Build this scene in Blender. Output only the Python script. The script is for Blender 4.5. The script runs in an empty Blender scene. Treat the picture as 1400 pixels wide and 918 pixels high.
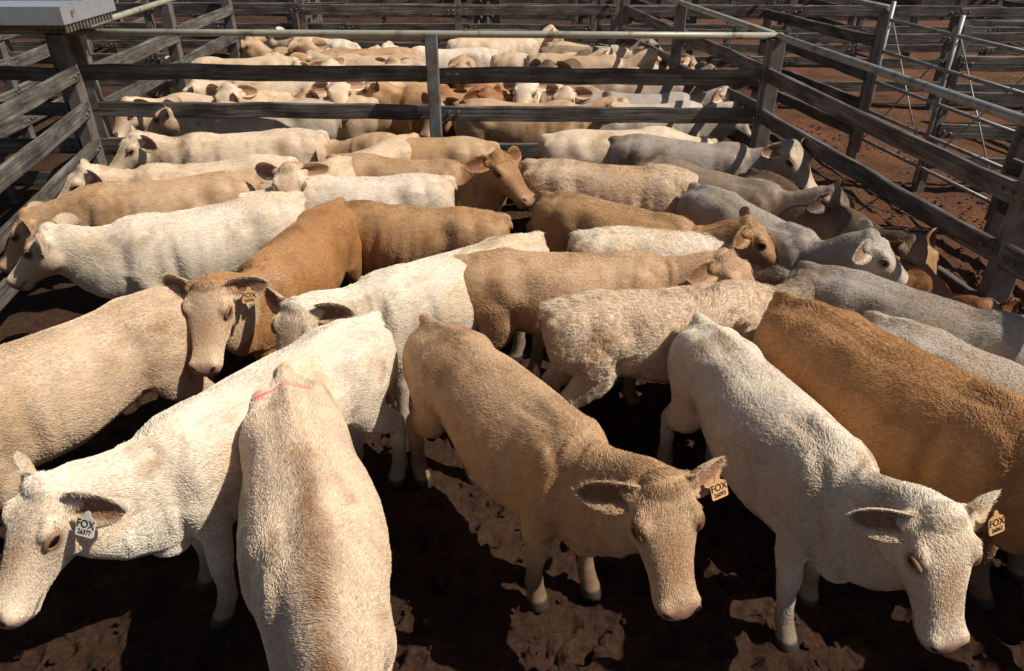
import bpy, math, numpy as np, random, time
from mathutils import Vector, Matrix
T0=time.time()
scene=bpy.context.scene
COL=scene.collection
rad=math.radians

# ---------------------------------------------------------------- materials
def newmat(name):
    m=bpy.data.materials.new(name); m.use_nodes=True
    nt=m.node_tree; nt.nodes.clear()
    out=nt.nodes.new('ShaderNodeOutputMaterial')
    b=nt.nodes.new('ShaderNodeBsdfPrincipled')
    nt.links.new(b.outputs[0],out.inputs[0])
    return m,nt,b
def N(nt,t,**kw):
    n=nt.nodes.new(t)
    for k,v in kw.items():
        if k in n.inputs: n.inputs[k].default_value=v
        else: setattr(n,k,v)
    return n
def ramp(nt,stops):
    r=nt.nodes.new('ShaderNodeValToRGB'); e=r.color_ramp.elements
    while len(e)<len(stops): e.new(0.5)
    for i,(p,c) in enumerate(stops):
        e[i].position=p; e[i].color=(*c,1) if len(c)==3 else c
    return r
def L(nt,a,b): nt.links.new(a,b)

def mat_hide():
    m,nt,b=newmat('cow_hide')
    at=N(nt,'ShaderNodeAttribute',attribute_name='Col')
    tc=N(nt,'ShaderNodeTexCoord')
    n1=N(nt,'ShaderNodeTexNoise',Scale=5.0,Detail=8.0,Roughness=0.7); L(nt,tc.outputs['Object'],n1.inputs['Vector'])
    r1=ramp(nt,[(0.3,(.66,.56,.46)),(0.48,(.98,.96,.93)),(0.7,(1.08,1.08,1.08))]); L(nt,n1.outputs[0],r1.inputs[0])
    mp=N(nt,'ShaderNodeMapping'); mp.inputs['Scale'].default_value=(22,120,60); L(nt,tc.outputs['Object'],mp.inputs[0])
    n2=N(nt,'ShaderNodeTexNoise',Scale=1.0,Detail=5.0,Roughness=0.75,Distortion=0.3); L(nt,mp.outputs[0],n2.inputs['Vector'])
    r2=ramp(nt,[(0.3,(.72,.64,.56)),(0.6,(1.05,1.05,1.05))]); L(nt,n2.outputs[0],r2.inputs[0])
    mx=N(nt,'ShaderNodeMix',data_type='RGBA',blend_type='MULTIPLY'); mx.inputs[0].default_value=1
    L(nt,at.outputs['Color'],mx.inputs[6]); L(nt,r1.outputs[0],mx.inputs[7])
    mx2=N(nt,'ShaderNodeMix',data_type='RGBA',blend_type='MULTIPLY'); mx2.inputs[0].default_value=1
    L(nt,mx.outputs[2],mx2.inputs[6]); L(nt,r2.outputs[0],mx2.inputs[7])
    L(nt,mx2.outputs[2],b.inputs['Base Color'])
    b.inputs['Roughness'].default_value=.5
    b.inputs['Specular IOR Level'].default_value=.3
    bp=N(nt,'ShaderNodeBump',Strength=0.4,Distance=0.006); L(nt,n2.outputs[0],bp.inputs['Height'])
    L(nt,bp.outputs[0],b.inputs['Normal'])
    return m
def mat_hair():
    m,nt,b=newmat('cow_coat_hair')
    at=N(nt,'ShaderNodeAttribute',attribute_name='hcol')
    L(nt,at.outputs['Color'],b.inputs['Base Color'])
    b.inputs['Roughness'].default_value=.38
    b.inputs['Specular IOR Level'].default_value=.5
    return m
def mat_simple(name,c,rough=.6,metal=0,spec=.5):
    m,nt,b=newmat(name)
    tc=N(nt,'ShaderNodeTexCoord'); n=N(nt,'ShaderNodeTexNoise',Scale=9.0,Detail=5.0); L(nt,tc.outputs['Object'],n.inputs['Vector'])
    r=ramp(nt,[(.3,tuple(x*.75 for x in c)),(.7,tuple(min(1,x*1.15) for x in c))]); L(nt,n.outputs[0],r.inputs[0])
    L(nt,r.outputs[0],b.inputs['Base Color'])
    b.inputs['Roughness'].default_value=rough; b.inputs['Metallic'].default_value=metal
    b.inputs['Specular IOR Level'].default_value=spec
    return m
def mat_wood():
    m,nt,b=newmat('weathered_timber')
    uv=N(nt,'ShaderNodeUVMap',uv_map='UVMap')
    mp=N(nt,'ShaderNodeMapping'); mp.inputs['Scale'].default_value=(1.3,45,1); L(nt,uv.outputs[0],mp.inputs[0])
    n=N(nt,'ShaderNodeTexNoise',Scale=1.0,Detail=7.0,Roughness=.7,Distortion=.4); L(nt,mp.outputs[0],n.inputs['Vector'])
    r=ramp(nt,[(.3,(.04,.034,.028)),(.5,(.13,.113,.095)),(.72,(.30,.275,.24))]); L(nt,n.outputs[0],r.inputs[0])
    mp2=N(nt,'ShaderNodeMapping'); mp2.inputs['Scale'].default_value=(1.4,4,1); L(nt,uv.outputs[0],mp2.inputs[0])
    n2=N(nt,'ShaderNodeTexNoise',Scale=1.8,Detail=6.0,Roughness=.65); L(nt,mp2.outputs[0],n2.inputs['Vector'])
    r2=ramp(nt,[(.35,(.30,.24,.20)),(.62,(1.15,1.13,1.1))]); L(nt,n2.outputs[0],r2.inputs[0])
    mx=N(nt,'ShaderNodeMix',data_type='RGBA',blend_type='MULTIPLY'); mx.inputs[0].default_value=1
    L(nt,r.outputs[0],mx.inputs[6]); L(nt,r2.outputs[0],mx.inputs[7]); L(nt,mx.outputs[2],b.inputs['Base Color'])
    b.inputs['Roughness'].default_value=.8
    bp=N(nt,'ShaderNodeBump',Strength=.8,Distance=.01); L(nt,n.outputs[0],bp.inputs['Height']); L(nt,bp.outputs[0],b.inputs['Normal'])
    return m
def mat_steel(name,c,rust=.35,rough=.5,metal=.5):
    m,nt,b=newmat(name)
    tc=N(nt,'ShaderNodeTexCoord')
    n=N(nt,'ShaderNodeTexNoise',Scale=7.0,Detail=6.0,Roughness=.65); L(nt,tc.outputs['Object'],n.inputs['Vector'])
    r=ramp(nt,[(.3,(.12,.07,.04)),(.3+rust*.6,tuple(x*.8 for x in c)),(.8,c)]); L(nt,n.outputs[0],r.inputs[0])
    L(nt,r.outputs[0],b.inputs['Base Color'])
    b.inputs['Roughness'].default_value=rough; b.inputs['Metallic'].default_value=metal
    bp=N(nt,'ShaderNodeBump',Strength=.2,Distance=.004); L(nt,n.outputs[0],bp.inputs['Height']); L(nt,bp.outputs[0],b.inputs['Normal'])
    return m
def mat_ground():
    m,nt,b=newmat('trampled_dirt')
    tc=N(nt,'ShaderNodeTexCoord')
    n=N(nt,'ShaderNodeTexNoise',Scale=1.3,Detail=9.0,Roughness=.7); L(nt,tc.outputs['Object'],n.inputs['Vector'])
    n2=N(nt,'ShaderNodeTexNoise',Scale=26.0,Detail=10.0,Roughness=.8); L(nt,tc.outputs['Object'],n2.inputs['Vector'])
    r=ramp(nt,[(.3,(.045,.025,.015)),(.5,(.095,.050,.029)),(.72,(.145,.078,.046))]); L(nt,n.outputs[0],r.inputs[0])
    r2=ramp(nt,[(.3,(.35,.31,.28)),(.62,(1.2,1.15,1.1))]); L(nt,n2.outputs[0],r2.inputs[0])
    mx=N(nt,'ShaderNodeMix',data_type='RGBA',blend_type='MULTIPLY'); mx.inputs[0].default_value=1
    L(nt,r.outputs[0],mx.inputs[6]); L(nt,r2.outputs[0],mx.inputs[7])
    sp=N(nt,'ShaderNodeSeparateXYZ'); L(nt,tc.outputs['Object'],sp.inputs[0])
    mr=N(nt,'ShaderNodeMapRange'); mr.inputs[1].default_value=2.6; mr.inputs[2].default_value=4.2; L(nt,sp.outputs[0],mr.inputs[0])
    sunlit_dust=N(nt,'ShaderNodeMix',data_type='RGBA',blend_type='MULTIPLY'); L(nt,mr.outputs[0],sunlit_dust.inputs[0]); L(nt,mx.outputs[2],sunlit_dust.inputs[6]); sunlit_dust.inputs[7].default_value=(2.2,1.95,1.8,1)  # pale lane dust, colour brightened further to stand in for sunlit ground
    L(nt,sunlit_dust.outputs[2],b.inputs['Base Color'])
    rr=ramp(nt,[(.35,(.6,)*3),(.6,(.95,)*3)]); L(nt,n.outputs[0],rr.inputs[0]); L(nt,rr.outputs[0],b.inputs['Roughness'])
    b.inputs['Specular IOR Level'].default_value=.15
    v=N(nt,'ShaderNodeTexVoronoi',Scale=18.0); L(nt,tc.outputs['Object'],v.inputs['Vector'])
    bp0=N(nt,'ShaderNodeBump',Strength=.8,Distance=.04); L(nt,v.outputs[0],bp0.inputs['Height'])
    bp=N(nt,'ShaderNodeBump',Strength=.9,Distance=.07); L(nt,n2.outputs[0],bp.inputs['Height']); L(nt,bp0.outputs[0],bp.inputs['Normal'])
    L(nt,bp.outputs[0],b.inputs['Normal'])
    return m
HIDE=mat_hide(); HAIR=mat_hair()
EYE=mat_simple('eye_dark',(.012,.008,.006),.06,0,.8)
NOST=mat_simple('nostril_dark',(.03,.018,.014),.5)
WOOD=mat_wood()
GALV=mat_steel('galvanised_steel',(.62,.64,.66),.15,.4,.6)
PIPE=mat_steel('painted_pipe',(.46,.42,.32),.25,.5,.2)
POST=mat_steel('steel_post',(.24,.26,.26),.5,.6,.2)
DARKP=mat_steel('dark_post',(.22,.20,.18),.5,.7,.1)
DULL=mat_steel('dull_pipe',(.38,.36,.32),.3,.5,.3)
GROUND=mat_ground()
TAGO=mat_simple('orange_tag_plastic',(.70,.38,.16),.4)
TAGW=mat_simple('cream_tag_plastic',(.72,.65,.53),.4)
INK=mat_simple('black_ink',(.01,.01,.01),.5)

# ---------------------------------------------------------------- cow builder
def sstep(x,a,b):
    t=np.clip((x-a)/(b-a),0,1); return t*t*(3-2*t)

class MB:
    def __init__(s): s.v=[]; s.f=[]; s.n=0
    def add(s,v,f):
        v=np.asarray(v,float); s.v.append(v); s.f+= [tuple(i+s.n for i in q) for q in f]; s.n+=len(v)
    def loft(s,rings):
        n=len(rings[0]); m=len(rings); v=np.concatenate(rings+[rings[0].mean(0)[None],rings[-1].mean(0)[None]]); f=[]
        for i in range(m-1):
            for j in range(n):
                k=(j+1)%n; f.append((i*n+j,i*n+k,(i+1)*n+k,(i+1)*n+j))
        a=m*n;b=a+1
        for j in range(n):
            k=(j+1)%n; f.append((a,k,j)); f.append((b,(m-1)*n+j,(m-1)*n+k))
        s.add(v,f)
    def ell(s,c,r,R=None,nu=16,nv=10):
        rings=[]
        for i in range(1,nv):
            t=math.pi*i/nv; ph=np.linspace(0,2*math.pi,nu,endpoint=False)
            p=np.stack([np.full(nu,-math.cos(t))*r[0],np.cos(ph)*math.sin(t)*r[1],np.sin(ph)*math.sin(t)*r[2]],1)
            if R is not None: p=p@np.asarray(R)
            rings.append(p+np.asarray(c))
        s.loft(rings)

def superring(w,up,dn,a=.9,b=.9,n=28,bt=None):
    ph=np.linspace(0,2*math.pi,n,endpoint=False); c=np.cos(ph); q=np.sin(ph)
    y=w*np.sign(c)*np.abs(c)**a
    if bt is None: bt=b
    z=np.where(q>0,up*np.abs(q)**bt,-dn*np.abs(q)**b)
    return y,z

TRUNK=[(-.075,1.02,.82,.05,.93),(-.04,1.07,.70,.12,.90),(.04,1.105,.60,.172,.88),(.14,1.12,.575,.21,.90),(.28,1.135,.575,.232,.93),
 (.42,1.125,.56,.235,.87),(.58,1.11,.52,.255,.80),(.75,1.105,.475,.275,.77),(.92,1.11,.46,.262,.77),(1.06,1.13,.46,.226,.80),(1.18,1.145,.47,.188,.83)]
NECK=[(1.30,.285,.34,.158),(1.40,.24,.32,.135),(1.50,.205,.275,.12),(1.60,.18,.235,.112),(1.70,.16,.20,.108),(1.77,.13,.15,.09)]
HEAD=[(-.05,.045,.07,.065),(-.02,.07,.11,.098),(.03,.085,.145,.114),(.085,.088,.165,.119),(.14,.080,.165,.114),(.19,.069,.14,.095),(.245,.060,.11,.079),(.30,.054,.094,.071),(.35,.052,.088,.074),(.385,.048,.080,.072),(.41,.038,.066,.062),(.426,.022,.045,.044),(.433,.008,.02,.02)]
K=1.13
HIND=[(.19,.11,.97,.15,.095),(.20,.135,.82,.185,.105),(.235,.145,.68,.155,.09),(.18,.145,.575,.11,.07),(.075,.135,.475,.075*K,.05*K),(.02,.13,.42,.062*K,.047*K),(.02,.13,.36,.046*K,.04*K),(.04,.13,.22,.038*K,.035*K),(.055,.13,.12,.045*K,.044*K),(.085,.13,.07,.043*K,.043*K),(.10,.13,.03,.056*K,.05*K),(.105,.13,0.0,.062*K,.054*K)]
FRONT=[(1.17,.12,.90,.12,.06),(1.19,.14,.76,.125,.075),(1.17,.145,.63,.10,.072),(1.15,.135,.50,.066*K,.056*K),(1.155,.13,.37,.052*K,.05*K),(1.155,.13,.30,.043*K,.041*K),(1.155,.13,.20,.036*K,.035*K),(1.16,.13,.12,.044*K,.043*K),(1.185,.13,.07,.043*K,.043*K),(1.20,.13,.03,.056*K,.05*K),(1.205,.13,0,.062*K,.054*K)]
HSC=1.2

def waves(P,rng,fmin,fmax,k=14):
    o=np.zeros(len(P))
    for _ in range(k):
        d=rng.normal(size=3); d/=np.linalg.norm(d); f=rng.uniform(fmin,fmax)
        o+=np.sin(P@d*f+rng.uniform(0,6.28))
    return o/math.sqrt(k/2)

PAL=dict(white=(.80,.69,.55),cream=(.73,.575,.415),buff=(.62,.465,.315),tan=(.56,.375,.22),gold=(.47,.28,.135),ochre=(.42,.22,.09),
         rust=(.33,.15,.06),grey=(.41,.355,.30),silver=(.57,.50,.42),brown=(.16,.10,.06),taupe=(.33,.25,.18))
def tagshape():
    pts=[]
    def arc(cx,cy,r,a0,a1,n=5):
        for i in range(n+1):
            a=rad(a0+(a1-a0)*i/n); pts.append((cx+r*math.cos(a),cy+r*math.sin(a)))
    w=.041; r=.009
    arc(w-r,-.046+r,r,-90,0); arc(w-r,.020-r,r,0,70); pts.append((.013,.030)); arc(0,.036,.012,0,180,8); pts.append((-.013,.030)); arc(-w+r,.020-r,r,110,180); arc(-w+r,-.046+r,r,180,270)
    n=len(pts); v=[(x,y,.0018) for x,y in pts]+[(x,y,-.0018) for x,y in pts]
    f=[tuple(range(n)),tuple(range(2*n-1,n-1,-1))]+[((i+1)%n,i,n+i,n+(i+1)%n) for i in range(n)]
    return v,f

def make_cow(x,y,heading,scale=1.0,color='cream',neck=(0,15),head=(0,-50),bend=0,voxel=.014,hair=0,seed=0,
             facecol=None,neckcol=None,legcol=None,tag=None,curly=0,stripe=0,paint=False,fat=1.0,stride=(0,0,0,0),earlift=-.15,hlen=.0145,tail=0):
    rng=np.random.default_rng(seed)
    base=np.array(PAL[color] if isinstance(color,str) else color)*rng.uniform(.94,1.05)
    ds=.01; ss=np.arange(-.2,1.95,ds); i0=20
    yaw=rad(bend)*sstep(ss,0,1.2)+rad(neck[0])*sstep(ss,1.12,1.68)
    pit=rad(neck[1])*sstep(ss,1.16,1.5)
    Tn=np.stack([np.cos(yaw)*np.cos(pit),np.sin(yaw)*np.cos(pit),np.sin(pit)],1)
    P=np.zeros((len(ss),3)); P[i0]=(0,0,.84)
    for i in range(i0+1,len(ss)): P[i]=P[i-1]+Tn[i-1]*ds
    for i in range(i0): P[i]=(ss[i],0,.84)
    def fr(s):
        i=int(min(len(ss)-1,max(0,round((s+.2)/ds)))); T=Tn[i]; S=np.array([-math.sin(yaw[i]),math.cos(yaw[i]),0]); U=np.cross(T,S); return P[i],T,S,U
    def warp(s,yy,z):
        p,T,S,U=fr(min(s,1.25)); a=math.atan2(T[1],T[0]); h=np.array([math.cos(a),math.sin(a),0])
        q=p+S*yy; q=q+h*(s-min(s,1.25)); q[2]=z; return q
    mb=MB()
    rings=[]
    for (s,zt,zb,w,zw) in TRUNK:
        p,T,S,U=fr(s); ww=w*(1+(fat-1)*(1 if .3<s<1.1 else .4)); yy,zz=superring(ww,zt-zw,zw-zb*(2-fat if .4<s<1.1 else 1),.95,.9,28,1.1 if s<.2 else 1.0)
        rings.append(p+np.outer(yy,S)+np.outer(zz+(zw-.84),U))
    for (s,up,dn,w) in NECK:
        p,T,S,U=fr(s); yy,zz=superring(w,up,dn,1.0,.95); rings.append(p+np.outer(yy,S)+np.outer(zz,U))
    mb.loft(rings)
    for sd in (-1,1):
        mb.ell(warp(1.14,sd*.13,.80),(.17,.088,.27))
        mb.ell(warp(.27,sd*.15,.985),(.13,.065,.085))
        mb.ell(warp(-.015,sd*.08,.965),(.06,.045,.07))
        mb.ell(warp(.12,sd*.10,.86),(.20,.115,.23))
    mb.ell(warp(1.30,0,.56),(.12,.085,.12))
    mb.ell(warp(1.10,0,1.105),(.16,.05,.045))
    mb.ell(warp(.0,0,1.07),(.11,.035,.042))
    mb.ell(warp(.26,0,1.105),(.22,.035,.038))
    def chain(pts,sd,st):
        rr=[]
        for i,(s,yy,z,rf,rl) in enumerate(pts):
            k=max(0,(.75-z)/.75)
            c=warp(s+st*k,sd*yy,z)
            a=np.array(pts[max(0,i-1)])[[0,2]]; b=np.array(pts[min(len(pts)-1,i+1)])[[0,2]]; d=b-a; d/=np.linalg.norm(d)
            if z<.08: d=np.array([0,-1.])
            p,T,S,U=fr(min(s,1.25)); F=np.array([T[0],T[1],0]); F/=np.linalg.norm(F)
            A=F*(-d[1])+np.array([0,0,1])*d[0]
            ph=np.linspace(0,2*math.pi,16,endpoint=False)
            rr.append(c+np.outer(np.cos(ph)*rf,A)+np.outer(np.sin(ph)*rl,S))
        mb.loft(rr)
    for k,(pts,sd) in enumerate([(HIND,1),(HIND,-1),(FRONT,1),(FRONT,-1)]): chain(pts,sd,stride[k])
    tp=[(-.03,1.08,.034),(-.09,1.045,.030),(-.125,.95,.025),(-.13,.8,.022),(-.125,.62,.02),(-.12,.52,.03),(-.115,.42,.034),(-.11,.32,.018)]
    rr=[]
    for i,(s,z,r) in enumerate(tp):
        c=warp(s,tail*(1.08-z),z); ph=np.linspace(0,2*math.pi,12,endpoint=False)
        a=0.9 if i<2 else (0.3 if i==2 else 0)
        ax=np.array([math.sin(a),0,math.cos(a)])
        rr.append(c+np.outer(np.cos(ph)*r,ax)+np.outer(np.sin(ph)*r,(0,1,0)))
    mb.loft(rr)
    pe,Te,Se,Ue=fr(1.73)
    hy=yaw[-1]+rad(head[0]); hp=rad(head[1])
    HT=np.array([math.cos(hy)*math.cos(hp),math.sin(hy)*math.cos(hp),math.sin(hp)])
    HS=np.array([-math.sin(hy),math.cos(hy),0]); HU=np.cross(HT,HS)
    H0=pe+Ue*.045
    HM=np.stack([HT,HS,HU])
    def h2l(q): return H0+HSC*(np.asarray(q)@HM)
    def hell(c,r,nu=16,nv=10): mb.ell(h2l(c),np.array(r)*HSC,HM,nu,nv)
    rings=[]
    for (t,up,dn,w) in HEAD:
        yy,zz=superring(w,up,dn,.85,.9,24)
        yy=np.where(zz<0,yy*(1-.32*np.clip(-zz/.16,0,1)),yy)
        rings.append(h2l(np.stack([np.full(24,t),yy,zz],1)))
    mb.loft(rings)
    for sd in (-1,1):
        hell((.095,sd*.092,.060),(.045,.024,.024))
        hell((.378,sd*.048,.020),(.036,.030,.032))
        hell((.09,sd*.078,-.06),(.085,.045,.075))
        hell((-.005,sd*.10,.02),(.03,.035,.03))
    hell((-.01,0,.06),(.05,.07,.040))
    hell((.37,0,-.062),(.045,.05,.03))
    me=bpy.data.meshes.new('tmp'); me.from_pydata(np.concatenate(mb.v).tolist(),[],mb.f); me.update()
    ob=bpy.data.objects.new('tmp',me); COL.objects.link(ob)
    rm=ob.modifiers.new('r','REMESH'); rm.mode='VOXEL'; rm.voxel_size=voxel; rm.use_smooth_shade=True
    sm=ob.modifiers.new('s','SMOOTH'); sm.factor=.5; sm.iterations=max(4,int(.13/voxel))
    dg=bpy.context.evaluated_depsgraph_get(); ev=ob.evaluated_get(dg); m2=bpy.data.meshes.new_from_object(ev)
    bpy.data.objects.remove(ob); bpy.data.meshes.remove(me)
    nv=len(m2.vertices); V=np.empty(nv*3); m2.vertices.foreach_get('co',V); V=V.reshape(-1,3)
    Nn=np.empty(nv*3); m2.vertices.foreach_get('normal',Nn); Nn=Nn.reshape(-1,3)
    lv=np.empty(len(m2.loops),int); m2.loops.foreach_get('vertex_index',lv)
    lt=np.empty(len(m2.polygons),int); ls=np.empty(len(m2.polygons),int); m2.polygons.foreach_get('loop_total',lt); m2.polygons.foreach_get('loop_start',ls)
    lvl=lv.tolist(); faces=[lvl[a:a+b] for a,b in zip(ls.tolist(),lt.tolist())]
    bpy.data.meshes.remove(m2)
    q=((V-H0)@HM.T)/HSC
    inhead=(q[:,0]>-.06)&(np.abs(q[:,1])<.16)&(q[:,2]>-.22)&(q[:,2]<.14)&(q[:,0]<.5)
    headm=inhead*sstep(q[:,0],-.05,.05)
    amp=(1-headm*.85)*sstep(V[:,2],.1,.5)
    sx=V[:,0].copy(); ay=np.abs(V[:,1]); vz=V[:,2].copy(); nh=1-headm
    def g(s0,z0,rs,rz,y0=.12): return np.exp(-((sx-s0)/rs)**2-((vz-z0)/rz)**2)*(ay>y0)
    D=-.022*g(.98,.78,.045,.22)-.030*g(.40,.98,.09,.09,.10)-.018*g(.36,.70,.05,.12)-.012*g(1.30,.86,.05,.16,.05)
    D+=-.010*np.exp(-((ay-.085)/.035)**2)*(vz>.98)*sstep(sx,.10,.2)*(1-sstep(sx,.50,.7))
    D+=-.009*np.exp(-((ay-.085)/.03)**2)*(vz>1.0)*sstep(sx,.85,.95)*(1-sstep(sx,1.10,1.2))
    D+=-.014*np.exp(-((sx-.05)/.05)**2-((ay-.07)/.035)**2)*(vz>.95)
    rph=rng.uniform(0,6); rs_=rng.uniform(.2,1.0)
    rib=np.sin(sx*62+vz*9+rph)*sstep(sx,.5,.62)*(1-sstep(sx,.90,.98))*sstep(vz,.6,.72)*(1-sstep(vz,.92,1.02))
    D+=.0022*rs_*rib
    dist=np.linalg.norm(V-H0,axis=1)
    nk=sstep(dist,.22,.32)*(1-sstep(dist,.5,.62))*(sx>1.05)*(vz<1.1)
    D+=nk*.0035*np.maximum(0,waves(V*np.array((1.6,1,.35)),rng,45,60,5))
    V=V+Nn*((D*nh)+waves(V,rng,4,10)*.005*amp+waves(V,rng,16,30)*.0016*amp)[:,None]
    if curly: V=V+Nn*(np.abs(waves(V,rng,50,110,20))*.003*curly*amp)[:,None]
    eyeq=[];nosq=[]
    for sd in (-1,1):
        k=int(np.argmin(np.linalg.norm(q-np.array((.13,sd*.125,.045)),axis=1))); eyeq.append((V[k].copy(),Nn[k].copy(),q[k].copy()))
        k=int(np.argmin(np.linalg.norm(q-np.array((.415,sd*.055,.055)),axis=1))); nosq.append((V[k].copy(),Nn[k].copy(),q[k].copy()))
    C=np.tile(base,(nv,1))
    def mix(C,c,m): return C*(1-m[:,None])+np.array(c)*m[:,None]
    nz=waves(V,rng,4,10)*.5; nz2=waves(V,rng,14,34)*.5; nz3=waves(V,rng,34,75,20)*.5; nz4=waves(V,rng,5,12)*.5
    C=C*(1+.06*nz+.05*nz2+.04*nz3)[:,None]
    C=mix(C,base*np.array((.90,.79,.64)),np.clip(.7*sstep(nz2*.5-nz+nz3*.25,0,1.0)*nh,0,1))
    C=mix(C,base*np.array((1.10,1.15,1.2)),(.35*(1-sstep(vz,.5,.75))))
    if neckcol: C=mix(C,PAL[neckcol],(.75 if not curly else .85)*(1-sstep(dist+.06*nz,.2,.8 if not curly else .5)))
    fc=np.array(PAL[facecol]) if facecol else base*.98
    C=mix(C,fc,headm*.8)
    if legcol: C=mix(C,PAL[legcol],.8*(1-sstep(vz,.3,.6)))
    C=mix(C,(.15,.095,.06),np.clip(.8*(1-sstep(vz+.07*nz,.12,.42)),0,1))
    C=mix(C,base*np.array((.60,.50,.41)),np.clip(.6*sstep(nz2+nz4+.5*nz3,.9,1.8)*nh,0,1))
    C=mix(C,(.22,.15,.095),np.clip(.6*sstep(nz3*.6+nz2*.5+nz,.8,1.6)*nh*(1-sstep(sx,.15,.5))*(vz<1.02),0,1))
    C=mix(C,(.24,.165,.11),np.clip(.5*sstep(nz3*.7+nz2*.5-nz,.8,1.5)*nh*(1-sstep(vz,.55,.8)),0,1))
    if stripe:
        sm_=np.exp(-((V[:,1]+.02*nz2)/.062)**2)*sstep(sx+.06*nz2,.50,.78)*(Nn[:,2]>.3)
        C=mix(C,(.26,.135,.06),np.clip(stripe*sm_*(.85+.25*nz3),0,.92))
    C=mix(C,base*np.array((.7,.6,.5)),.5*(1-sstep(sx,-.12,.02))*(vz<1.0))
    C=mix(C,(.045,.032,.024),(1-sstep(vz,.045,.06)))
    mz=inhead*sstep(q[:,0]+.010*nz2,.36,.40)
    C=mix(C,fc*np.array((.78,.65,.55)),inhead*.8*np.exp(-(q[:,1]/.050)**2)*sstep(q[:,2],0,.04)*sstep(q[:,0],.06,.2)*(1-sstep(q[:,0],.3,.36)))
    C=mix(C,fc*np.array((1.12,1.18,1.22)),inhead*.5*sstep(q[:,0],.25,.32)*(1-sstep(q[:,0],.36,.40)))
    C=mix(C,(.43,.24,.175),mz*.9)
    C=mix(C,(.10,.06,.045),inhead*(q[:,0]>.30)*np.exp(-((q[:,2]+.040)/.007)**2)*.8)
    for sd,(pv,nn_,pq) in zip((-1,1),eyeq):
        de=np.linalg.norm((q-pq)*np.array((.85,1,1.1)),axis=1)
        C=mix(C,fc*np.array((.33,.25,.20)),inhead*np.exp(-(de/.036)**4)*.9)
        C=mix(C,fc*1.1,inhead*np.exp(-((de-.062)/.015)**2)*.4)
    if paint:
        pm=(vz>.9)*np.exp(-((sx-.13-.25*V[:,1]**2+.015*nz2)/.014)**4)*(np.abs(V[:,1]+.02)<.12)
        C=mix(C,(.85,.16,.16),np.clip(pm*(.8+.4*nz2),0,.95))
    Cl=[C]; Vl=[V]; mats=[0]*len(faces); nn=nv
    wz=np.array((0,0,1.))
    tagm=None; eard=[]
    for sd in (-1,1):
        R=np.array((-.005,sd*.095,.02)); d=np.array((-.10,sd*1.0,earlift+rng.uniform(-.08,.08))); d/=np.linalg.norm(d); eard.append(d@HM)
        F=np.array((.50,0,.78)); F-=d*(F@d); F/=np.linalg.norm(F); W=np.cross(d,F)
        nu,nvv=14,9; L0=.185
        ev=[];ec=[]
        for ly in (0,1):
            for i in range(nu):
                u=(i/(nu-1))**.85; wd=.064*math.sin(math.pi*min(1,(.16+.84*u)))**.48 if u<.999 else .004
                for j in range(nvv):
                    v=-1+2*j/(nvv-1)
                    p=R+d*L0*u*(1-.05*abs(v))+W*(wd*v)+F*(wd*(.8-.5*u)*abs(v)**1.8)-F*(.02*u)
                    if ly: p=p-F*(.010*(1-abs(v)**3)*(1-u**4)+.002)
                    ev.append(h2l(p))
                    if ly==0:
                        k=.55 if abs(v)<.72 and u<.9 else 1
                        c=fc*(np.array((.52,.37,.30)) if k<1 else np.array((.95,.93,.9)))
                        c=c*(.85+.3*rng.random())
                    else: c=fc*(.82+.2*rng.random())*(1-.25*u)
                    ec.append(c)
        ef=[]
        for i in range(nu-1):
            for j in range(nvv-1):
                a=i*nvv+j; ef.append([a,a+1,a+nvv+1,a+nvv]); b=a+nu*nvv; ef.append([b,b+nvv,b+nvv+1,b+1])
            for j in (0,nvv-1):
                a=i*nvv+j;b=a+nu*nvv; ef.append([a,a+nvv,b+nvv,b] if j==0 else [b,b+nvv,a+nvv,a])
        for j in range(nvv-1):
            a=(nu-1)*nvv+j; b=a+nu*nvv; ef.append([a,a+1,b+1,b])
        faces+=[[k+nn for k in f] for f in ef]; mats+=[0]*len(ef)
        Vl.append(np.array(ev)); Cl.append(np.array(ec)); nn+=len(ev)
        if tag and tag[0]==sd: tagm=(R+d*L0*.52+F*.038, F, d)
    lid=MB(); eb=MB()
    for pv,n_,pq in eyeq:
        a=HT-n_*(HT@n_); a/=np.linalg.norm(a); b=np.cross(n_,a); b*=1 if b@HU>0 else -1
        rr=[]
        for i in range(19):
            th=2*math.pi*i/18; cc=pv+a*(.034*math.cos(th))+b*(.021*math.sin(th))+n_*(.004-.006*math.cos(th)**2)
            ph=np.linspace(0,2*math.pi,6,endpoint=False); e1=a*math.cos(th)+b*math.sin(th); rm_=.005 if math.sin(th)<0 else .010
            rr.append(cc+np.outer(np.cos(ph)*rm_,e1)+np.outer(np.sin(ph)*rm_,n_))
        lid.loft(rr)
        eb.ell(pv-n_*.013,(.031,.024,.022),np.stack([a,b,n_]),16,10)
    faces+=[[k+nn for k in f] for f in lid.f]; mats+=[0]*len(lid.f); lv_=np.concatenate(lid.v); Vl.append(lv_); Cl.append(np.tile(fc*np.array((.42,.32,.26)),(len(lv_),1))); nn+=len(lv_)
    a1=len(eb.f)
    for sd,(pv,n_,pq) in zip((-1,1),nosq):
        a=HT*.7-HS*sd*.6; a-=n_*(a@n_); a/=np.linalg.norm(a); b=np.cross(n_,a)
        eb.ell(pv-n_*.001,(.021,.011,.004),np.stack([a,b,n_]),12,8)
    faces+=[[k+nn for k in f] for f in eb.f]; mats+=[1]*a1+[2]*(len(eb.f)-a1)
    ev=np.concatenate(eb.v); Vl.append(ev); Cl.append(np.zeros((len(ev),3)))
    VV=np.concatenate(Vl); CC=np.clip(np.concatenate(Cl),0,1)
    me=bpy.data.meshes.new('cow'); me.from_pydata(VV.tolist(),[],faces); me.update()
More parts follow.
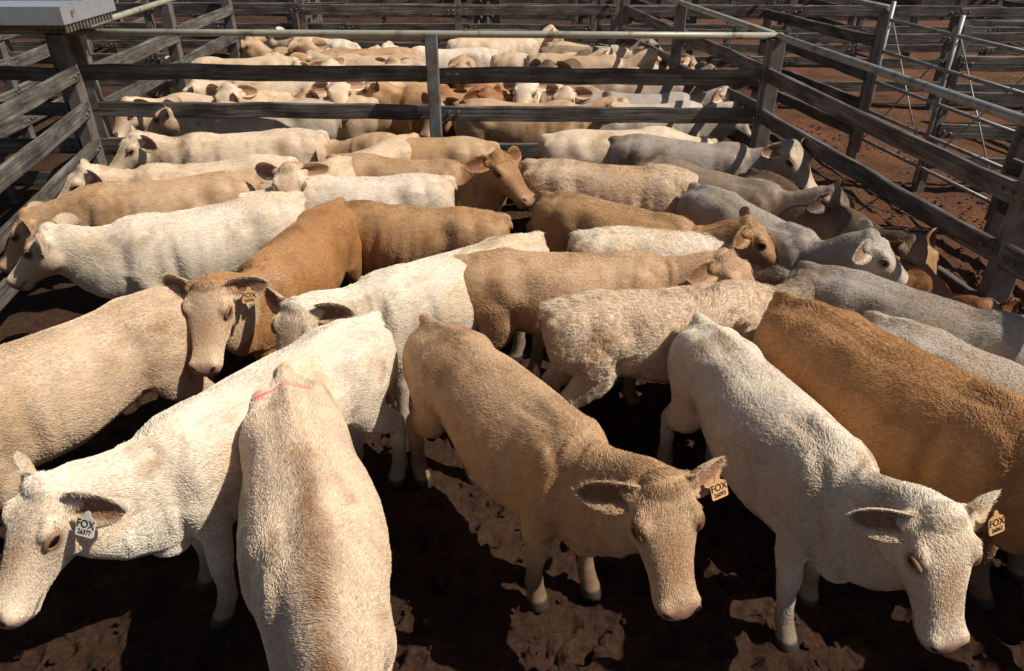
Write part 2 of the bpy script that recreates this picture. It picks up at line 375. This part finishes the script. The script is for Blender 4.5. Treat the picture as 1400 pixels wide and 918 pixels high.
    for mt in (HIDE,EYE,NOST): me.materials.append(mt)
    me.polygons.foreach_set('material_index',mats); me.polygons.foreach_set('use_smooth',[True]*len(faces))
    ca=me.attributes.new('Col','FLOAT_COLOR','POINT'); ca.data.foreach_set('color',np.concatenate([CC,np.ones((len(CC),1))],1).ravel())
    ob=bpy.data.objects.new('cow',me); COL.objects.link(ob)
    ob.location=(x,y,-.005); ob.rotation_euler=(0,0,rad(heading)); ob.scale=(scale,)*3
    if hair:
        me.calc_loop_triangles(); nt=len(me.loop_triangles)
        tv=np.empty(nt*3,int); me.loop_triangles.foreach_get('vertices',tv); tv=tv.reshape(-1,3)
        tm=np.empty(nt,int); me.loop_triangles.foreach_get('material_index',tm)
        VN=np.empty(len(VV)*3); me.vertices.foreach_get('normal',VN); VN=VN.reshape(-1,3)
        A=VV[tv]; ar=np.linalg.norm(np.cross(A[:,1]-A[:,0],A[:,2]-A[:,0]),axis=1)/2
        ar[tm>0]=0
        cz=A[:,:,2].mean(1); ar[cz<.12]=0; ar[cz<.45]*=.4
        fn=VN[tv].mean(1); ar[fn[:,2]<-.5]=0
        ctr=A.mean(1); hd=np.linalg.norm(ctr-h2l((.18,0,0)),axis=1); ar[hd<.36]*=2.0
        for pv,n_,pq in eyeq: ar[np.linalg.norm(ctr-pv,axis=1)<.046]=0
        for pv,n_,pq in nosq: ar[np.linalg.norm(ctr-pv,axis=1)<.035]=0
        pick=rng.choice(nt,hair,p=ar/ar.sum())
        r1=np.sqrt(rng.random(hair)); r2=rng.random(hair); bw=np.stack([1-r1,r1*(1-r2),r1*r2],1)
        Pp=(A[pick]*bw[:,:,None]).sum(1); Np=(VN[tv[pick]]*bw[:,:,None]).sum(1); Np/=np.linalg.norm(Np,axis=1)[:,None]+1e-9
        Cp=(CC[tv[pick]]*bw[:,:,None]).sum(1)
        qh=((Pp-H0)@HM.T)/HSC; ih=(qh[:,0]>-.03)&(np.abs(qh[:,1])<.15)&(qh[:,0]<.5)
        muz=ih&(qh[:,0]>.37)
        fl=np.tile(np.array((-.8,0,-.55)),(hair,1)); fl[Pp[:,2]<.5]=(-.1,0,-1)
        fl[ih]=HT*.9
        isear=(np.abs(qh[:,1])>.13)&(np.abs(qh[:,0])<.12)&(np.abs(qh[:,2])<.16)
        for k,sd in enumerate((-1,1)): fl[isear&(qh[:,1]*sd>0)]=eard[k]
        w1=waves(Pp,rng,6,18); w2=waves(Pp,rng,6,18)
        lo,hi=(40,90) if curly else (18,40)
        w3=waves(Pp,rng,lo,hi); w4=waves(Pp,rng,lo,hi)
        sw=.10+1.1*curly
        fl=fl+np.stack([w1*.25,w2*.45,w1*.25],1)*(1+curly)+np.stack([w3,w4,w3-w4],1)*sw*.5+rng.normal(size=(hair,3))*.22
        fl-=Np*(fl*Np).sum(1)[:,None]; fl/=np.linalg.norm(fl,axis=1)[:,None]+1e-9
        ln=hlen*rng.uniform(.6,1.4,hair)*(1+1.0*curly)
        ln[ih]*=.72; ln[muz]*=.15
        poll=ih&(qh[:,0]<.07)&(qh[:,2]>.02); ln[poll]*=2.2
        ln[isear]*=1.3
        ridge=(Pp[:,2]>1.07)&(np.abs(Pp[:,1])<.05)&(~ih); ln[ridge]*=1.5
        lift=(.12+.5*curly+.04*np.clip(w3,-1,1)*(.6+3*curly))[:,None]
        p1=Pp+(fl*.9+Np*(lift+.10))*(ln*.5)[:,None]
        p2=p1+(fl+Np*(lift*.3-.03)+rng.normal(size=(hair,3))*.14)*(ln*.55)[:,None]
        pts=np.stack([Pp-Np*.001,p1,p2],1).reshape(-1,3)
        cu=bpy.data.hair_curves.new('coat'); cu.add_curves([3]*hair)
        cu.attributes['position'].data.foreach_set('vector',pts.ravel().astype(np.float32))
        ra=cu.attributes.get('radius') or cu.attributes.new('radius','FLOAT','POINT')
        rr=np.tile(np.array((.0009,.0008,.0002)),hair); ra.data.foreach_set('value',rr.astype(np.float32))
        var=(1+.15*rng.normal(size=hair)+(.03+.06*curly)*np.clip(w3,-2,2)+.04*w1)[:,None]
        hc=np.clip(Cp*var*1.18,0,1); ha=cu.attributes.new('hcol','FLOAT_COLOR','CURVE')
        ha.data.foreach_set('color',np.concatenate([hc,np.ones((hair,1))],1).ravel().astype(np.float32))
        cu.materials.append(HAIR)
        ho=bpy.data.objects.new('coat',cu); COL.objects.link(ho); ho.parent=ob
    if tagm is not None:
        pos,F,d=tagm; pos=h2l(pos); Fw=F@HM; Fw=Fw+wz*.45; Fw/=np.linalg.norm(Fw)
        up=wz-Fw*(wz@Fw); up/=np.linalg.norm(up); rt=np.cross(up,Fw)
        pos=pos-up*.034+Fw*.006
        tv_,tf_=tagshape()
        tm_=bpy.data.meshes.new('ear_tag'); tm_.from_pydata(tv_,[],tf_); tm_.materials.append(TAGW if tag[3]=='w' else TAGO)
        to=bpy.data.objects.new('ear_tag',tm_); COL.objects.link(to); to.parent=ob
        M=Matrix(((rt[0],up[0],Fw[0],pos[0]),(rt[1],up[1],Fw[1],pos[1]),(rt[2],up[2],Fw[2],pos[2]),(0,0,0,1)))
        to.matrix_local=M
        for txt,sz,yo in ((tag[1],.040,-.013),(tag[2],.024,-.037)):
            fc_=bpy.data.curves.new('tag_lettering','FONT'); fc_.body=txt; fc_.size=sz; fc_.align_x='CENTER'; fc_.extrude=.0006; fc_.offset=.0004
            fc_.materials.append(INK)
            fo=bpy.data.objects.new('tag_lettering',fc_); COL.objects.link(fo); fo.parent=to; fo.location=(0,yo,.0026)
    return ob

# ---------------------------------------------------------------- herd
cows=[
 dict(x=-.76,y=3.34,heading=234,scale=.97,color='white',neck=(6,32),head=(2,-46),voxel=.012,hair=75000,tag=(1,'FOX','26377','w'),facecol='cream',seed=1,fat=1.02),
 dict(x=-1.03,y=2.75,heading=-70,scale=1.0,color='cream',neck=(4,-22),head=(0,-50),voxel=.012,hair=90000,stripe=1.0,paint=True,seed=2,fat=1.05),
 dict(x=-.43,y=3.33,heading=-53,scale=.96,color='tan',neck=(6,31),head=(-28,-54),voxel=.012,hair=90000,tag=(1,'FOX','26093','o'),facecol='tan',neckcol='gold',seed=3),
 dict(x=1.02,y=3.36,heading=-73,scale=.94,color='white',neck=(8,38),head=(-16,-58),voxel=.012,hair=85000,tag=(1,'FOX','26062','o'),facecol='cream',seed=44),
 dict(x=1.48,y=3.44,heading=-58,scale=1.03,color='ochre',neck=(0,0),head=(0,-50),voxel=.013,hair=60000,seed=5,legcol='gold'),
 dict(x=.26,y=3.60,heading=8,scale=.92,color='cream',neck=(25,16),head=(20,-30),voxel=.012,hair=80000,curly=.6,facecol='taupe',neckcol='taupe',seed=6,hlen=.013),
 dict(x=-.31,y=4.12,heading=0,scale=.95,color='tan',neck=(-10,28),head=(-30,-34),voxel=.013,hair=50000,seed=7),
 dict(x=.14,y=4.5,heading=216,scale=.95,color='white',neck=(0,24),head=(30,-55),voxel=.013,hair=35000,seed=8,facecol='buff'),
 dict(x=-1.28,y=5.12,heading=257,scale=.95,color='ochre',neck=(-12,40),head=(22,-52),voxel=.013,hair=50000,facecol='buff',tag=(1,'FOX','26095','o'),seed=9),
 dict(x=-1.90,y=3.66,heading=232,scale=.98,color='buff',neck=(0,0),head=(0,-45),voxel=.013,hair=60000,seed=10),
 dict(x=-1.66,y=5.28,heading=211,scale=.95,color='white',neck=(-14,26),head=(-10,-42),voxel=.014,hair=35000,facecol='buff',seed=11),
 dict(x=-2.15,y=5.8,heading=200,scale=.93,color='tan',neck=(0,0),head=(0,-50),voxel=.016,hair=15000,seed=12),
 dict(x=-.1,y=4.98,heading=172,scale=.9,color='gold',neck=(-10,-10),head=(0,-50),voxel=.016,hair=20000,seed=13),
 dict(x=.50,y=4.70,heading=-4,scale=.88,color='white',neck=(10,-5),head=(0,-50),voxel=.015,hair=30000,curly=.5,seed=14),
 dict(x=.27,y=5.38,heading=-33,scale=.92,color='gold',neck=(14,36),head=(0,-40),voxel=.015,hair=30000,seed=15),
 dict(x=-1.55,y=6.28,heading=-15,scale=.93,color='tan',neck=(-5,46),head=(-28,-32),voxel=.015,hair=30000,facecol='ochre',neckcol='ochre',seed=16),
 dict(x=.18,y=6.02,heading=-13,scale=.95,color='buff',neck=(0,-5),head=(0,-50),voxel=.016,hair=20000,curly=.3,seed=17),
 dict(x=-.55,y=5.72,heading=184,scale=.92,color='white',neck=(0,0),head=(0,-45),voxel=.016,hair=15000,seed=18),
 dict(x=-1.95,y=6.2,heading=196,scale=.93,color='cream',neck=(0,30),head=(20,-38),voxel=.017,hair=15000,seed=19),
 dict(x=-1.85,y=6.95,heading=190,scale=.95,color='cream',neck=(0,30),head=(30,-38),voxel=.017,hair=15000,seed=20),
 dict(x=-.95,y=6.9,heading=236,scale=.93,color='buff',neck=(10,44),head=(24,-52),voxel=.017,hair=15000,seed=37,facecol='cream'),
 dict(x=1.45,y=5.5,heading=-62,scale=.93,color='grey',neck=(24,46),head=(12,-38),voxel=.015,hair=25000,seed=21,facecol='silver'),
 dict(x=1.83,y=4.03,heading=-42,scale=.95,color='grey',neck=(0,0),head=(0,-50),voxel=.014,hair=35000,seed=22),
 dict(x=2.0,y=3.45,heading=-52,scale=.92,color='silver',neck=(0,0),head=(0,-50),voxel=.014,hair=35000,seed=23),
 dict(x=1.15,y=6.15,heading=-42,scale=.95,color='taupe',neck=(5,36),head=(0,-42),voxel=.017,hair=15000,facecol='brown',seed=24),
 dict(x=2.0,y=5.85,heading=-68,scale=.93,color='brown',neck=(5,26),head=(0,-45),voxel=.017,hair=10000,facecol='gold',seed=25),
 dict(x=2.40,y=5.0,heading=-80,scale=.85,color='rust',neck=(0,34),head=(-5,-45),voxel=.017,hair=10000,seed=26),
 dict(x=1.0,y=6.85,heading=-20,scale=.93,color='grey',neck=(0,38),head=(-40,-42),voxel=.017,hair=10000,facecol='buff',seed=27),
 dict(x=-.2,y=6.65,heading=170,scale=.93,color='tan',neck=(0,0),head=(0,-45),voxel=.018,hair=0,seed=28),
 dict(x=.35,y=6.95,heading=5,scale=.93,color='cream',neck=(0,0),head=(0,-45),voxel=.018,hair=0,seed=29),
]
pen2=[(-1.95,7.95,186,'silver'),(-1.6,8.45,182,'buff'),(-2.1,9.0,176,'cream'),(-.9,9.15,200,'tan'),(-1.05,9.75,-76,'rust'),(-.45,9.7,-86,'rust'),(-.55,8.05,-8,'tan'),
 (.15,9.9,-68,'cream'),(.7,9.75,-76,'tan'),(.8,8.0,3,'silver'),(.8,8.5,-3,'grey'),(.95,9.2,8,'taupe'),(-.2,10.9,-5,'cream'),(-1.3,10.2,186,'cream'),(-2.2,9.55,172,'white'),
 (-1.4,11.1,184,'tan'),(-.3,11.4,180,'white'),(.5,11.5,-5,'taupe'),(-3.5,11.1,8,'cream'),(-2.4,11.8,150,'white'),(.3,10.7,-15,'buff'),(.9,10.5,-8,'grey'),(-3.0,10.5,190,'buff'),(-.9,11.9,10,'cream'),
 (-2.6,8.5,190,'cream'),(-.1,8.75,175,'gold'),(-1.2,10.65,178,'buff'),(-2.3,10.9,165,'tan'),(.9,9.9,20,'buff'),(-3.6,9.75,-70,'cream'),(.6,11.9,-30,'cream'),(-1.9,12.0,-75,'tan'),(-.2,10.2,-95,'gold'),
 (.4,10.15,-100,'white'),(-1.6,10.0,-105,'cream'),(-2.7,11.4,-80,'buff'),(-.7,11.0,-92,'tan'),(1.1,11.2,-110,'brown')]
for i,(x,y,h,c) in enumerate(pen2):
    r=random.Random(i)
    cows.append(dict(x=x,y=y,heading=h,scale=r.uniform(.9,.98),color=c,neck=(r.uniform(-35,35),r.uniform(18,50)),head=(r.uniform(-30,30),r.uniform(-52,-30)),voxel=.023,hair=0,seed=100+i,facecol=r.choice([None,'buff','cream','tan',None])))
for i,c in enumerate(cows):
    r=random.Random(i*7+1)
    c.setdefault('stride',tuple(r.uniform(-.1,.1) for _ in range(4)))
    c.setdefault('tail',r.uniform(-.08,.08))
    make_cow(**c)
print('cows',time.time()-T0)

# ---------------------------------------------------------------- fences
class Struct:
    def __init__(s,name,mats,seed=0):
        s.name=name; s.mats=mats; s.v=[];s.f=[];s.uv=[];s.mi=[]; s.r=random.Random(seed); s.sm=[]
    def prism(s,p0,p1,prof,mi,up=(0,0,1),seg=.35,jit=.003,smooth=False):
        p0=Vector(p0);p1=Vector(p1); d=(p1-p0); Ln=d.length; d.normalize(); up=Vector(up)
        side=d.cross(up)
        if side.length<1e-3: side=Vector((1,0,0))
        side.normalize(); u=side.cross(d).normalized()
        n=max(1,int(Ln/seg)); b=len(s.v); k=len(prof); off=s.r.uniform(0,50); voff=s.r.uniform(0,10)
        for i in range(n+1):
            c=p0+d*(Ln*i/n); jx=s.r.gauss(0,jit); jz=s.r.gauss(0,jit)
            for (a,h) in prof: s.v.append(c+side*(a+jx)+u*(h+jz)+ (side*s.r.gauss(0,jit*.4)))
        per=[0]
        for j in range(k):
            a=prof[j];c=prof[(j+1)%k]; per.append(per[-1]+math.hypot(a[0]-c[0],a[1]-c[1]))
        for i in range(n):
            for j in range(k):
                q=(j+1)%k
                s.f.append((b+i*k+j,b+i*k+q,b+(i+1)*k+q,b+(i+1)*k+j)); s.mi.append(mi); s.sm.append(smooth)
                u0=off+Ln*i/n;u1=off+Ln*(i+1)/n; s.uv+=[(u0,voff+per[j]),(u0,voff+per[j+1]),(u1,voff+per[j+1]),(u1,voff+per[j])]
        for e,o in ((0,True),(n,False)):
            idx=[b+e*k+j for j in range(k)]
            if o: idx=idx[::-1]
            s.f.append(tuple(idx)); s.mi.append(mi); s.sm.append(False); s.uv+=[(off+prof[j][0],voff+prof[j][1]) for j in range(k)]
    def plank(s,p0,p1,th,h,mi=0,jit=.0045):
        c=.008;a=th/2;b=h/2
        s.prism(p0,p1,[(-a+c,-b),(a-c,-b),(a,-b+c),(a,b-c),(a-c,b),(-a+c,b),(-a,b-c),(-a,-b+c)],mi,jit=jit)
    def pipe(s,p0,p1,r,mi=1,k=14,jit=.0):
        s.prism(p0,p1,[(r*math.cos(2*math.pi*i/k),r*math.sin(2*math.pi*i/k)) for i in range(k)],mi,seg=1.5,jit=jit,smooth=True)
    def post(s,x,y,z0,z1,w,dpt,mi,ang=0):
        a=w/2;b=dpt/2;c=.01
        s.prism((x,y,z0),(x,y,z1),[(-a+c,-b),(a-c,-b),(a,-b+c),(a,b-c),(a-c,b),(-a+c,b),(-a,b-c),(-a,-b+c)],mi,up=(math.sin(ang),math.cos(ang),0),seg=.6,jit=.0015)
    def done(s):
        me=bpy.data.meshes.new(s.name); me.from_pydata([tuple(v) for v in s.v],[],s.f); me.update()
        for m in s.mats: me.materials.append(m)
        me.polygons.foreach_set('material_index',s.mi); me.polygons.foreach_set('use_smooth',s.sm)
        uv=me.uv_layers.new(name='UVMap'); uv.data.foreach_set('uv',[c for t in s.uv for c in t])
        o=bpy.data.objects.new(s.name,me); COL.objects.link(o); return o
MATS=[WOOD,PIPE,POST,DARKP,GALV,DULL]
def fence(a,b,posts=None,rails=(1.44,1.07,.70,.35),top=1.8,postm=3,seed=0,side=.06,pw=.13,topm=1,spacing=2.4,h=.15,bolts=True,name='rail_fence'):
    F=Struct(name,MATS,seed); a=Vector((*a,0));b=Vector((*b,0)); d=b-a; Ln=d.length; d.normalize(); n=Vector((d.y,-d.x,0))
    ang=math.atan2(d.x,d.y)
    if posts is None:
        k=max(1,round(Ln/spacing)); posts=[i/k for i in range(k+1)]
    r=random.Random(seed)
    for t in posts:
        p=a+d*(Ln*t); F.post(p.x,p.y,-.3,top+.0 if topm is not None else top-.2,pw,pw*.8,postm,math.pi/2-ang+math.pi/2)
    for z in rails:
        ps=sorted(posts)
        for i in range(len(ps)-1):
            q0=a+d*(Ln*ps[i]+.004)+n*side; q1=a+d*(Ln*ps[i+1]-.004)+n*side
            dz0=r.gauss(0,.018);dz1=r.gauss(0,.018)
            F.plank((q0.x,q0.y,z+dz0),(q1.x,q1.y,z+dz1),.045,h*r.uniform(.85,1.1),0)
            if bolts:
                for q,sg in ((q0,1),(q1,-1)):
                    for e in (.05,.13):
                        c=q+d*(sg*e)
                        for w in (-1,1):
                            c0=c+n*(w*.02); c1=c+n*(w*.034); F.pipe((c0.x,c0.y,z+r.uniform(-.03,.03)),(c1.x,c1.y,z),.013,3,8)
    if topm is not None:
        p0=a-d*.05;p1=b+d*.05; F.pipe((p0.x,p0.y,top+.02),(p1.x,p1.y,top+.02),.032,topm)
    return F.done()
fence((-4.4,7.6),(2.5,7.36),posts=[0,1],seed=1,rails=(),pw=.17)
F1=Struct('rail_fence',MATS,5)
def seg(F,p0,p1,z,th=.045,h=.15): F.plank((p0[0],p0[1],z),(p1[0],p1[1],z+.0),th,h)
xm,ym=-.77,7.475
for z in (1.44,1.07,.70,.35):
    seg(F1,(-4.32,7.66),(xm-.005,ym+.06),z); seg(F1,(xm+.005,ym+.06),(2.42,7.43),z-.01)
    for dx in (-.22,-.13,.14,.23):
        F1.pipe((xm+dx,ym+.035-dx*.03,z+.01),(xm+dx,ym+.015-dx*.03,z+.01),.016,3,8)
F1.post(xm,ym-.05,-.2,1.83,.12,.09,2)
F1.done()
fence((2.5,7.36),(3.92,-1.1),posts=[0.0,.385,.77,1],seed=2,pw=.15,side=.06,topm=5)
fence((-4.4,7.6),(-2.95,-1.0),posts=[0.0,.4,.8,1],seed=3,pw=.15,side=-.06,topm=None)
fence((2.5,7.36),(1.68,12.3),seed=4,pw=.14)
fence((-4.3,7.7),(-4.4,12.3),seed=5,pw=.14)
fence((-10.5,7.9),(-4.5,7.65),seed=6)
sd=10
for Y in (12.3,15.6,20.2,24.8,29.4):
    fence((-18,Y+.6),(1.6,Y),seed=sd); fence((1.75,Y),(22,Y-.7),seed=sd+1); sd+=2
for X in (-13,-8.6,-4.3,-.3,3.6,8.0,12.5):
    fence((X,15.7),(X-.6,20.1),seed=sd,side=.05); fence((X-1.0,24.9),(X-1.6,29.3),seed=sd+1); sd+=2
for X in (-8.7,-6.5): 
    fence((X,7.8),(X-.3,12.3),seed=sd); sd+=1
fence((3.95,12.2),(4.43,9.4),seed=40,topm=5,pw=.12)
fence((4.86,6.9),(6.2,-1.2),seed=41,topm=5,pw=.12)
for Y0 in (8.2,2.4):
    xx=4.43+(9.4-Y0)*.17
    fence((xx+.1,Y0),(xx+12,Y0-.5),seed=50+int(Y0),topm=5,pw=.12)
for k,X in enumerate((8.0,11.4)):
    fence((X-.2,11.0),(X+1.6,1.0),seed=70+k,topm=5)
G=Struct('metal_gate',MATS,90)
g0=Vector((4.45,9.3,0)); g1=Vector((4.84,7.0,0))
for z in (.3,.65,1.0,1.35,1.7): G.pipe((g0.x,g0.y,z),(g1.x,g1.y,z),.02,5)
for t in (0,.5,1):
    p=g0.lerp(g1,t); G.pipe((p.x,p.y,.12),(p.x,p.y,1.9),.026,5)
for t0,t1 in ((0,.5),(.5,1)):
    p=g0.lerp(g1,t0);q=g0.lerp(g1,t1)
    G.pipe((p.x+.03,p.y,.3),(q.x+.03,q.y,1.7),.009,5); G.pipe((p.x+.03,p.y,1.7),(q.x+.03,q.y,.3),.009,5)
G.done()
C=Struct('catwalk',MATS,91)
def box(S,x0,x1,y0,y1,z0,z1,mi):
    b=len(S.v); 
    for z in (z0,z1):
        for (x,y) in ((x0,y0),(x1,y0),(x1,y1),(x0,y1)): S.v.append(Vector((x,y,z)))
    for f in ((0,3,2,1),(4,5,6,7),(0,1,5,4),(1,2,6,5),(2,3,7,6),(3,0,4,7)):
        S.f.append(tuple(b+i for i in f)); S.mi.append(mi); S.sm.append(False); S.uv+=[(0,0),(1,0),(1,1),(0,1)]
box(C,-9,-4.0,7.0,7.95,2.02,2.06,4)
box(C,-9,-4.0,6.96,6.997,1.97,2.12,4)
box(C,-3.997,-3.96,6.96,7.95,1.97,2.12,4)
for i in range(76):
    x=-8.9+i*.065; box(C,x,x+.02,7.0,7.95,1.93,2.018,3)
for i in range(15):
    y=7.0+i*.06; box(C,-3.99,-3.97,y,y+.025,1.90,1.968,3)
for (x,y) in ((-5.6,7.1),(-5.6,7.85),(-7.8,7.1),(-7.8,7.85)): C.post(x,y,-.2,2.0,.07,.07,2)
C.done()

# ---------------------------------------------------------------- ground
def axis(lo,hi,st,far):
    core=list(np.arange(lo,hi+1e-6,st)); a=[];s=st;x=lo
    while x>-far: s*=1.07; x-=s; a.append(x)
    b=[];s=st;x=hi
    while x<far: s*=1.07; x+=s; b.append(x)
    return np.array(a[::-1]+core+b)
xs=axis(-3,4.2,.022,200); ys=axis(.6,4.6,.022,220)
X,Y=np.meshgrid(xs,ys); Pg=np.stack([X.ravel(),Y.ravel(),np.zeros(X.size)],1)
rg=np.random.default_rng(5)
near=np.clip(1-(np.maximum(np.hypot(Pg[:,0],Pg[:,1]-4)-6,0)/12),0,1)
hz=waves(Pg,rg,1,4)*.012+(waves(Pg,rg,12,30,20)*.009+np.abs(waves(Pg,rg,40,80,24))*.008+waves(Pg,rg,80,130,24)*.003)*near
Hh=hz.reshape(X.shape)
for _ in range(2600):
    cx,cy=rg.uniform(-3.4,4.4),rg.uniform(.5,7.5); r=rg.uniform(.04,.065)
    i0,i1=np.searchsorted(xs,[cx-.16,cx+.16]); j0,j1=np.searchsorted(ys,[cy-.16,cy+.16])
    if i1-i0<3 or j1-j0<3: continue
    dx=xs[i0:i1][None]-cx; dy=ys[j0:j1][:,None]-cy; d2=np.sqrt(dx*dx+dy*dy)/r
    Hh[j0:j1,i0:i1]+= -.030*np.exp(-d2**4)+.013*np.exp(-((d2-1.35)/.3)**2)
Pg[:,2]=Hh.ravel()-.02
nx=len(xs); idx=np.arange(len(Pg)).reshape(len(ys),nx)
fq=np.stack([idx[:-1,:-1],idx[:-1,1:],idx[1:,1:],idx[1:,:-1]],-1).reshape(-1,4)
me=bpy.data.meshes.new('ground'); me.from_pydata(Pg.tolist(),[],fq.tolist()); me.update(); me.materials.append(GROUND)
me.polygons.foreach_set('use_smooth',[True]*len(fq))
COL.objects.link(bpy.data.objects.new('ground',me))
cb=MB(); rr=random.Random(3)
for _ in range(5000):
    s=rr.uniform(.006,.024); x_=rr.uniform(-3.6,6); y_=rr.uniform(.5,11)
    cb.ell((x_,y_,s*.3),(s*rr.uniform(.7,1.3),s*rr.uniform(.7,1.3),s*rr.uniform(.5,.9)),None,6,4)
vv=np.concatenate(cb.v); vv+=np.random.default_rng(1).normal(size=vv.shape)*.002
me=bpy.data.meshes.new('dirt_clods'); me.from_pydata(vv.tolist(),[],cb.f); me.update(); me.materials.append(GROUND)
COL.objects.link(bpy.data.objects.new('dirt_clods',me))

# ---------------------------------------------------------------- light + camera
sv=Vector((.64,-.14,.80)).normalized()
sl=bpy.data.lights.new('sun','SUN'); sl.energy=5.0; sl.angle=rad(.5); sl.color=(1,.95,.87)
so=bpy.data.objects.new('sun',sl); COL.objects.link(so); so.rotation_euler=sv.to_track_quat('Z','Y').to_euler(); so.location=(6,-3,10)
w=bpy.data.worlds.new('World'); scene.world=w; w.use_nodes=True; nt=w.node_tree
bg=nt.nodes['Background']; sk=nt.nodes.new('ShaderNodeTexSky'); sk.sky_type='NISHITA'; sk.sun_disc=False
sk.sun_elevation=math.asin(sv.z); sk.sun_rotation=math.atan2(sv.x,sv.y)
nt.links.new(sk.outputs[0],bg.inputs[0]); bg.inputs[1].default_value=.05
cam=bpy.data.cameras.new('camera'); cam.sensor_width=36; cam.lens=36*1000/1400; cam.clip_end=600; cam.clip_start=.05
co=bpy.data.objects.new('camera',cam); COL.objects.link(co); co.location=(0,0,2.95); co.rotation_euler=(rad(90-31),0,0)
scene.camera=co
scene.view_settings.view_transform='Standard'; scene.view_settings.look='None'; scene.view_settings.exposure=0
print('total',time.time()-T0)
